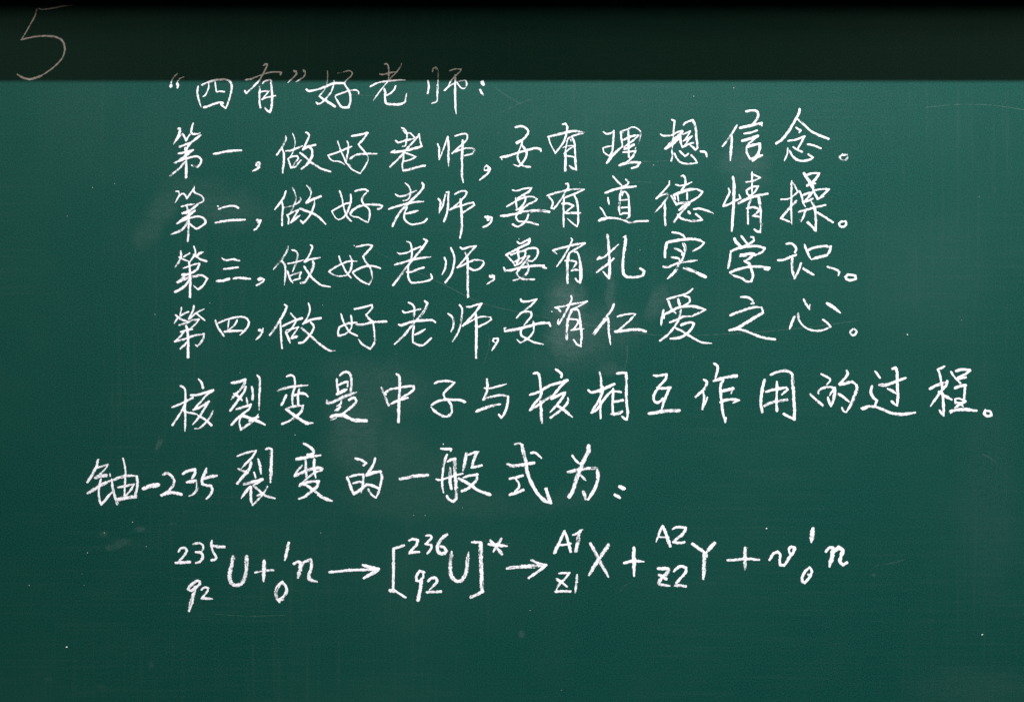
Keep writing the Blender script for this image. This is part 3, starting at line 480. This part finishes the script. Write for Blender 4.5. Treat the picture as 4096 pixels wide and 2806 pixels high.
互|28 1985,190 2030,195 2120,180;30 2125,178 2115,230 2070,280 2025,330;32 2025,325 2090,330 2165,322;30 2030,335 1990,400 1990,460 2020,485 2055,470 2085,440;34 2155,330 2120,410 2095,480 2070,560;40 1935,602 2020,590 2110,575 2260,570
@ 2560 1420 800
作|32 745,285 775,310 770,350 730,410 645,485;26 735,430 745,480 740,540 725,625;22 785,485 760,550 735,600;28 858,95 900,125 900,180 885,230 870,285;40 855,300 930,275 1010,255 1120,240;32 970,285 940,340 935,400 940,470 950,560 960,650 980,740 990,780;24 990,780 998,720;40 935,420 1000,405 1080,385;20 1078,385 1060,440;34 935,545 1000,520 1080,512 1155,520;20 1155,520 1080,555
用|36 1448,285 1425,370 1410,470 1405,570 1418,660;30 1515,228 1580,200 1680,180 1740,195 1770,225;40 1770,225 1775,320 1785,440 1790,560 1795,650 1790,740;32 1785,740 1720,710 1672,680;34 1590,310 1590,400 1585,500 1590,645;34 1465,425 1550,400 1700,375;28 1700,378 1715,400 1650,455;34 1445,590 1510,555 1600,535 1710,515
@ 3220 1420 800
的|26 190,218 240,245 290,275 290,300 255,340;28 155,445 155,415 200,385 270,370 345,378;36 345,380 345,430 335,500 305,590;28 335,400 300,440 285,470;30 265,490 280,540 300,590;30 60,450 120,510 205,580;32 485,178 495,220 460,270 400,335;38 405,345 470,325 545,310 595,345;36 595,345 600,400 570,490 530,580 480,660;28 480,660 450,650 430,610;30 390,450 440,480 510,540
过|28 815,190 845,225 870,265;36 780,360 765,430 800,500 835,525 815,580;36 660,615 740,595 810,600 880,620 960,655 1050,680 1150,685 1280,665;20 670,632 720,615;34 1015,155 1055,148 1070,200 1070,300 1075,400 1080,480 1070,585;30 1070,585 1040,565 1010,538;34 865,345 940,345 1040,310 1170,262;30 960,390 1010,410 1065,450
程|30 1620,130 1580,150 1540,165;28 1545,165 1570,240 1580,310;36 1450,390 1530,350 1600,325 1655,305;32 1655,300 1640,350 1580,420 1520,500 1460,590;26 1590,380 1590,330;34 1600,440 1605,530 1610,620 1610,705;30 1610,700 1585,670 1560,635;34 1555,425 1620,470 1705,515;24 1695,188 1720,230 1760,280 1805,325;34 1755,185 1820,165 1915,175;30 1915,180 1870,215 1780,260;36 1780,270 1865,258;38 1745,380 1800,360 1865,350;34 1860,350 1855,430 1850,500;24 1745,560 1745,510 1790,502 1865,530;32 1865,535 1800,570 1740,610;24 1745,545 1800,560 1840,600;20 1790,555 1820,545;40 1685,650 1760,635 1860,630 1990,645;18 1690,672 1720,650
。|32 2095,640 2080,680 2115,705 2165,700 2155,655 2100,642
= uranium
@ 330 1780 800
铀|34 180,168 165,240 130,310 95,370 60,425;24 165,262 240,240 300,222;20 300,225 250,290 180,355;46 150,375 200,355 275,350;40 60,555 130,515 200,470 270,435 320,415;28 215,390 195,470 190,560 200,640 220,685;30 220,685 260,640 300,590 340,545;20 318,330 322,355;30 340,395 350,480 370,570 405,680;36 365,400 440,370 530,355 625,355;34 630,360 640,430 630,510 610,590;46 410,630 500,610 620,595;24 472,150 490,230 500,320 495,420 490,500 488,580;32 415,488 500,470 600,448;24 600,450 560,520 490,600
-|54 712,502 780,475 880,458
2|36 935,340 980,322 1030,350 1065,410 1050,470 1000,530 920,578;40 920,578 990,555 1070,550 1145,570
3|36 1165,330 1230,295 1305,280;34 1305,280 1305,330 1270,385;44 1215,428 1270,420 1320,405;32 1325,410 1335,460 1325,520 1280,570 1235,588
5|34 1438,270 1425,320 1395,380 1390,450 1440,465 1495,470 1508,520 1480,580 1440,622;38 1415,385 1480,365 1560,352
裂|26 1795,128 1880,95 2020,58;28 2020,60 1970,140 1900,210 1845,270;38 1960,195 1945,260 1900,320 1850,380 1800,440;32 1810,270 1860,295 1920,320;28 2040,160 2060,230 2075,330;26 2130,45 2165,35 2195,45;38 2195,45 2195,150 2190,280 2185,430;28 1995,315 2015,385;36 1875,450 1960,430 2090,395;26 2090,400 2030,440 1980,460;36 1950,480 1890,550 1845,615;30 1990,470 2060,530 2130,585 2235,615;30 1960,480 1955,560 1960,640 1975,695;28 1975,695 2040,630 2100,560 2150,480;26 2030,585 2090,560
@ 1060 1770 800
变|34 450,8 510,40 565,95 555,125 495,138;40 370,190 450,175 560,155 645,145;32 470,195 475,290 480,395;32 575,190 570,290 590,410;28 430,265 380,320 345,375;36 345,385 430,345 530,305 620,290 665,300;24 660,320 600,335 540,370 430,465;34 420,480 500,455 625,445;38 622,445 600,510 540,560 470,620 395,650;34 405,500 420,480 490,495 550,540 620,590;44 620,600 690,645 780,675
的|30 1050,182 1120,200 1175,235 1145,262;32 955,400 985,480 1010,550 1035,595;30 985,395 1050,375 1145,365;30 1145,365 1140,450 1130,520 1118,580;30 1025,470 1080,455 1135,455;36 1035,590 1100,550 1170,495;30 1280,180 1265,240 1225,310 1180,370;38 1180,380 1260,345 1340,335;32 1345,340 1360,400 1340,490 1320,570 1290,640;26 1290,640 1240,600 1198,540;34 1175,480 1240,495 1330,530
一|38 1570,420 1650,405 1740,385 1890,375
@ 1740 1750 800
般|32 70,125 130,130 185,130;28 190,130 180,155;14 95,70 97,78;28 140,195 110,270 95,360 85,480 85,560 98,635;34 145,275 190,255 235,245;42 230,250 230,340 235,450 245,560 248,660 245,710;34 245,710 215,740 165,715 140,680;24 12,480 60,490 140,465 240,435 320,415;36 172,350 175,430 175,510 190,590;40 365,180 350,260 340,320 325,380;36 370,200 430,180 510,160;36 490,175 460,230 430,330;30 425,345 480,335 540,320;28 330,462 400,440 495,425;36 490,420 480,490 430,550 370,595 310,620;38 275,475 350,510 420,555 500,610 640,660
式|26 925,75 980,65 1015,80;44 1010,85 1030,170 1055,280 1070,380 1100,480 1150,580 1210,670 1280,735 1345,755;40 1345,755 1320,690 1290,590;40 840,305 900,325 1000,315 1150,290;32 1115,175 1170,175 1235,235;32 868,475 940,460 1020,438;28 940,480 975,530 970,580 930,620;36 870,662 950,635 1025,605
为|28 1595,205 1630,255 1680,305;18 1680,305 1690,285;52 1785,90 1780,160 1740,240 1700,330 1660,430 1630,520 1600,620 1560,680;40 1545,400 1640,375 1760,355 1885,350;42 1885,370 1895,440 1880,530 1840,620 1780,715;38 1750,715 1740,670 1725,625;28 1685,425 1755,495
:|42 2145,565 2195,590;38 2090,660 2150,695
= formula
@ 680 2120 860
2|28 92,230 115,195 160,185 180,220 150,275 100,325;32 62,350 130,345 215,340
3|26 250,148 310,135 355,160 355,205 330,235;28 280,235 330,240 355,280 330,330 280,352
5|28 455,110 445,160 465,230 495,280 490,310 450,320;36 450,165 520,175 588,178
9|34 320,545 290,545 225,590 195,635 230,650 280,615 320,580 318,548;44 275,610 255,690 230,780 205,870
2|24 340,640 370,615 415,620 405,660 350,725;30 340,735 400,735 460,738
U|44 685,285 665,380 645,470 655,550 695,590 760,580 800,530 825,430 830,285
+|26 920,455 1000,435 1120,430;40 1018,325 1018,420 1010,548
1|34 1282,135 1265,220 1242,320
0|36 1215,555 1170,600 1145,660 1155,730 1185,770;34 1215,560 1255,610 1255,670 1220,720 1165,745;20 1170,755 1230,748
n|34 1340,360 1380,338 1410,345;44 1410,350 1405,430 1380,515;40 1410,400 1450,345 1520,315 1530,360 1520,430 1500,480 1515,530 1590,555
→|30 1725,450 1830,440 1950,428 2080,425 2250,420;34 2085,375 2160,395 2260,415;40 2255,425 2190,460 2095,515
@ 1500 2100 800
[|34 340,230 280,250 210,270;34 215,270 215,400 215,550 210,740;40 172,755 220,765;26 220,745 280,790 355,835
2|32 398,175 440,158 495,170 485,220 440,270 400,318;34 400,322 450,312 510,308
3|30 590,120 640,115 660,140 630,175 585,215;32 590,218 650,225 655,260 610,325
6|46 835,105 780,150 735,210 725,270 750,320 800,325 825,295 800,250 765,245
9|34 575,545 520,530 485,580 480,640 520,645 560,600 560,560;42 540,620 530,720 500,865
2|34 615,650 650,615 700,610 720,650 680,700 630,750;38 600,775 680,770 765,768
U|44 890,310 880,400 875,500 890,590 940,640 1000,640 1050,570 1070,480 1075,400 1085,310
]|34 1125,195 1180,195 1235,200;50 1230,205 1230,350 1235,500 1240,640 1245,770;38 1245,765 1190,800 1110,835
*|40 1340,175 1400,240 1475,330;34 1470,150 1420,230 1375,305;38 1320,220 1400,225 1535,240
→|46 1535,500 1650,485 1780,475 1930,470;30 1815,400 1900,440 1990,460;36 1990,460 1900,530 1785,610
@ 2180 2080 660
A|46 275,150 230,250 185,350 135,455;38 275,150 310,250 340,350 362,440;32 215,345 290,340 362,325
1|32 390,205 450,180 530,128;54 500,140 475,240 455,340 435,430
Z|34 195,745 260,740 350,735;36 345,740 270,830 200,900 145,990;38 160,822 230,870 310,930;42 140,1000 240,995 360,998
1|36 450,765 445,860 425,1025
X|52 640,325 700,430 760,550 830,680 890,790;58 895,345 830,440 760,540 690,650 620,770
+|46 1118,600 1200,575 1290,570 1390,580;56 1252,390 1250,500 1255,600 1255,775
A|36 1655,75 1620,150 1590,230 1565,305;50 1665,90 1700,180 1730,270 1765,365;30 1590,235 1740,235
2|36 1800,120 1860,95 1980,100;44 1985,105 1950,180 1880,240 1810,300;40 1810,305 1870,315 1960,308
Z|48 1595,675 1660,680 1735,670;66 1740,690 1700,760 1640,810 1600,880;44 1605,765 1660,790 1705,825;44 1610,900 1680,910 1755,920
2|42 1815,715 1870,665 1920,645 1985,665 1980,730 1920,800 1850,880;44 1835,915 1900,915 1980,925
@ 2600 2080 840
Y|38 470,260 540,310 610,355;44 715,250 660,310 615,360;46 600,350 600,450 598,550 590,645;28 625,370 628,395
+|34 855,440 960,435 1080,425 1210,435;42 1052,305 1050,420 1052,545
ν|34 1322,435 1365,370 1410,345 1440,380 1435,440 1440,495 1490,490 1540,410 1590,350 1600,300 1560,295 1535,320 1555,380
1|50 1803,90 1795,150 1785,238
0|34 1765,520 1720,560 1685,620 1685,670 1710,690 1750,650 1780,600;26 1772,520 1792,565 1775,600 1750,600
n|38 1945,345 1980,305 2020,300;54 2025,310 2015,400 1985,510;44 2040,340 2085,300 2130,330 2115,400 2100,455 2135,490 2180,465
"""

KIND = {"，": "comma", "。": "full_stop", ":": "colon", "“": "quotation_mark", "”": "quotation_mark", "-": "dash", "→": "arrow",
        "[": "bracket", "]": "bracket", "*": "asterisk", "+": "plus_sign"}
LINE_LABEL = {
    "numeral": "large thin numeral 5 in the shadow at upper left",
    "heading": "short heading line half in shadow, ending with a colon",
    "first": "first long line, written 第一",
    "second": "second long line, written 第二",
    "third": "third long line, written 第三",
    "fourth": "fourth long line, written 第四",
    "fission": "longest line, starting 核裂变",
    "uranium": "line set furthest to the left, with -235 in it",
    "formula": "nuclear reaction equation with arrows and brackets",
}
ORD = ["first", "second", "third", "fourth", "fifth", "sixth", "seventh", "eighth", "ninth"]

def parse(text):
    out = []; line = None
    for r in text.strip().splitlines():
        if r.startswith('='): line = r[2:]
        elif r.startswith('@'):
            x0, y0, w = map(float, r[2:].split()); s = w / 2324.0
        elif '|' in r:
            ch, d = r.split('|', 1); st = []
            for k in d.split(';'):
                q = [t for t in k.split(' ') if t]
                st.append((float(q[0]) * s, [(x0 + float(p.split(',')[0]) * s, y0 + float(p.split(',')[1]) * s) for p in q[1:]]))
            out.append((line, ch, st))
    return out

glyphs = parse(STROKES)
counts = {}
for ln, ch, _ in glyphs: counts[(ln, ch)] = counts.get((ln, ch), 0) + 1
seen = {}; rows = {}
for ln, ch, strokes in glyphs:
    if ln not in rows:
        rows[ln] = empty("writing_line", board, LINE_LABEL[ln])
    if ch in KIND: nm = KIND[ch]
    elif ch.isdigit(): nm = "digit"
    elif ord(ch) > 0x3000: nm = "chinese_character"
    else: nm = "letter"
    mesh, loc = chalk_mesh(nm, strokes, wet=(ln == 'numeral'))
    mesh.materials.append(M_FAINT if ln == "numeral" else M_CHALK)
    seen[(ln, ch)] = seen.get((ln, ch), 0) + 1
    words = nm.replace("_", " ")
    show = "" if nm in ("comma", "full_stop", "colon", "asterisk") else " " + ch
    lab = "white chalk " + words + show
    if counts[(ln, ch)] > 1: lab = ORD[seen[(ln, ch)] - 1] + " " + lab
    lab += {"numeral": " at the board's upper left", "heading": " in the heading", "first": " in the line 第一", "second": " in the line 第二",
            "third": " in the line 第三", "fourth": " in the line 第四", "fission": " in the line 核裂变",
            "uranium": " in the line with 235", "formula": " in the equation"}[ln]
    o = link(nm, mesh, rows[ln], lab)
    o.location = loc

# ------------------------------------------------------------------ scratches and specks
SCRATCHES = [
    (3.2, [(1496,1000),(1600,1055),(1750,1125),(1872,1187),(1929,1211),(1993,1230),(2085,1250),(2191,1271),(2402,1308),(2540,1330),(2652,1341),(2763,1342),(2998,1330),(3200,1312),(3440,1281)]),
    (3.2, [(2509,1383),(2507,1440),(2494,1482)]),
    (2.8, [(1953,1308),(1957,1374),(1950,1410),(1933,1457)]),
    (3.0, [(3700,430),(3818,419),(3935,419),(4020,427),(4130,446)]),
    (2.6, [(1403,378),(1500,385)]),
    (2.8, [(1981,351),(2030,385),(2082,415)]),
    (2.8, [(2125,397),(2070,418),(2002,452)]),
    (2.6, [(2561,645),(2620,646),(2670,642)]),
    (2.4, [(2519,730),(2560,727),(2603,729)]),
    (2.4, [(1580,1391),(1587,1440),(1588,1490)]),
    (2.6, [(3500,2262),(3570,2250),(3620,2236)]),
    (2.6, [(3930,1815),(3960,1830),(3980,1848)]),
    (2.4, [(1930,2160),(1990,2170),(2040,2172)]),
    (2.4, [(2530,2325),(2500,2340),(2480,2365)]),
    (2.4, [(860,2455),(1000,2462),(1150,2458)]),
    (2.4, [(3970,745),(3985,760),(3975,775)]),
    (2.6, [(628,1765),(638,1742)]), (2.6, [(640,1775),(648,1750)]),
]
for st in SCRATCHES:
    mesh, loc = chalk_mesh("scratch", [st], .00006, .00004, True)
    mesh.materials.append(M_SCRATCH)
    o = link("scratch", mesh, board); o.location = loc

def ribbon_sheet(name, items):
    """many hair-fine marks as one mesh; items: (width, points)"""
    V = []; F = []; A = []
    for w, pts, dens in items:
        p = smooth_path(pts, 14.0)
        t = np.gradient(p, axis=0); t /= (np.linalg.norm(t, axis=1)[:, None] + 1e-9)
        nrm = np.stack([-t[:, 1], t[:, 0]], 1) * w / 2
        b = len(V)
        for i in range(len(p)):
            f = math.sin(math.pi * (i + .5) / len(p))
            for s_ in (-1, 1):
                x, z = px(p[i, 0] + s_ * nrm[i, 0], p[i, 1] + s_ * nrm[i, 1])
                V.append((x, -.00004 - .000002 * (len(A) % 7), z))
                A.append(dens * f)
            if i: F.append((b + 2*i - 2, b + 2*i - 1, b + 2*i + 1, b + 2*i))
    m = bpy.data.meshes.new(name); m.from_pydata(V, [], F); m.update()
    at = m.attributes.new("chalk_cover", 'FLOAT', 'POINT'); at.data.foreach_set("value", np.array(A, np.float32))
    return m

R = random.Random(11)
items = []
for k in range(420):
    if k < 220: cx, cy = R.uniform(2600, 4150), R.uniform(340, 2800)
    else: cx, cy = R.uniform(-50, 4150), R.uniform(340, 2850)
    L = R.choice([R.uniform(30, 120), R.uniform(100, 420)])
    ang = R.choice([R.gauss(0, 7), R.gauss(0, 12), R.gauss(90, 14), R.uniform(0, 180)]); a = math.radians(ang)
    bend = R.uniform(-.12, .12) * L
    dx, dy = math.cos(a) * L / 2, math.sin(a) * L / 2
    items.append((R.uniform(1.0, 2.0), [(cx - dx, cy - dy), (cx - dy / L * bend * 2, cy + dx / L * bend * 2), (cx + dx, cy + dy)], R.uniform(.10, .30)))
ms = ribbon_sheet("fine_scratches", items); ms.materials.append(M_SCRATCH)
link("fine_scratches", ms, board, kind="stuff")

SPECKS = [(3630,1338,5),(267,2587,6),(116,2340,4),(3066,2113,6),(3929,2537,5),(458,735,2.5),(270,864,2.5),(2935,352,4),(2775,386,3),(1180,1739,4),
          (1187,1580,5),(1850,2030,3),(2560,1000,3),(2320,730,3),(960,1490,3),(3200,880,3),(1290,1220,3),(2614,661,4),
          (417,2130,4),(530,2087,4),(1283,2130,3),(1655,2060,3),(1700,2060,3),(2990,2190,3),(620,1258,3),(370,750,3),(350,2210,4),(2120,2440,3),(585,2185,3)]
for k in range(9): SPECKS.append((R.uniform(0, 4096), R.uniform(350, 2806), R.uniform(1.4, 2.6)))
V = []; F = []
for (x, y, r) in SPECKS:
    b = len(V); n = 8; rot = R.uniform(0, 6)
    X0, Z0 = px(x, y); V.append((X0, -.0008 * r / 5, Z0))
    for i in range(n):
        a = rot + 2 * math.pi * i / n; q = r * R.uniform(.7, 1.25) * S * (.62 if r >= 5 else .42)
        V.append((X0 + math.cos(a) * q * 1.1, -.00003, Z0 + math.sin(a) * q))
    for i in range(n): F.append((b, b + 1 + (i + 1) % n, b + 1 + i))
ms = bpy.data.meshes.new("chalk_specks"); ms.from_pydata(V, [], F); ms.update()
M_CRUMB = plain_material("chalk_crumb", (.50, .52, .48), .9)
ms.materials.append(M_CRUMB)
link("chalk_specks", ms, board, kind="stuff")
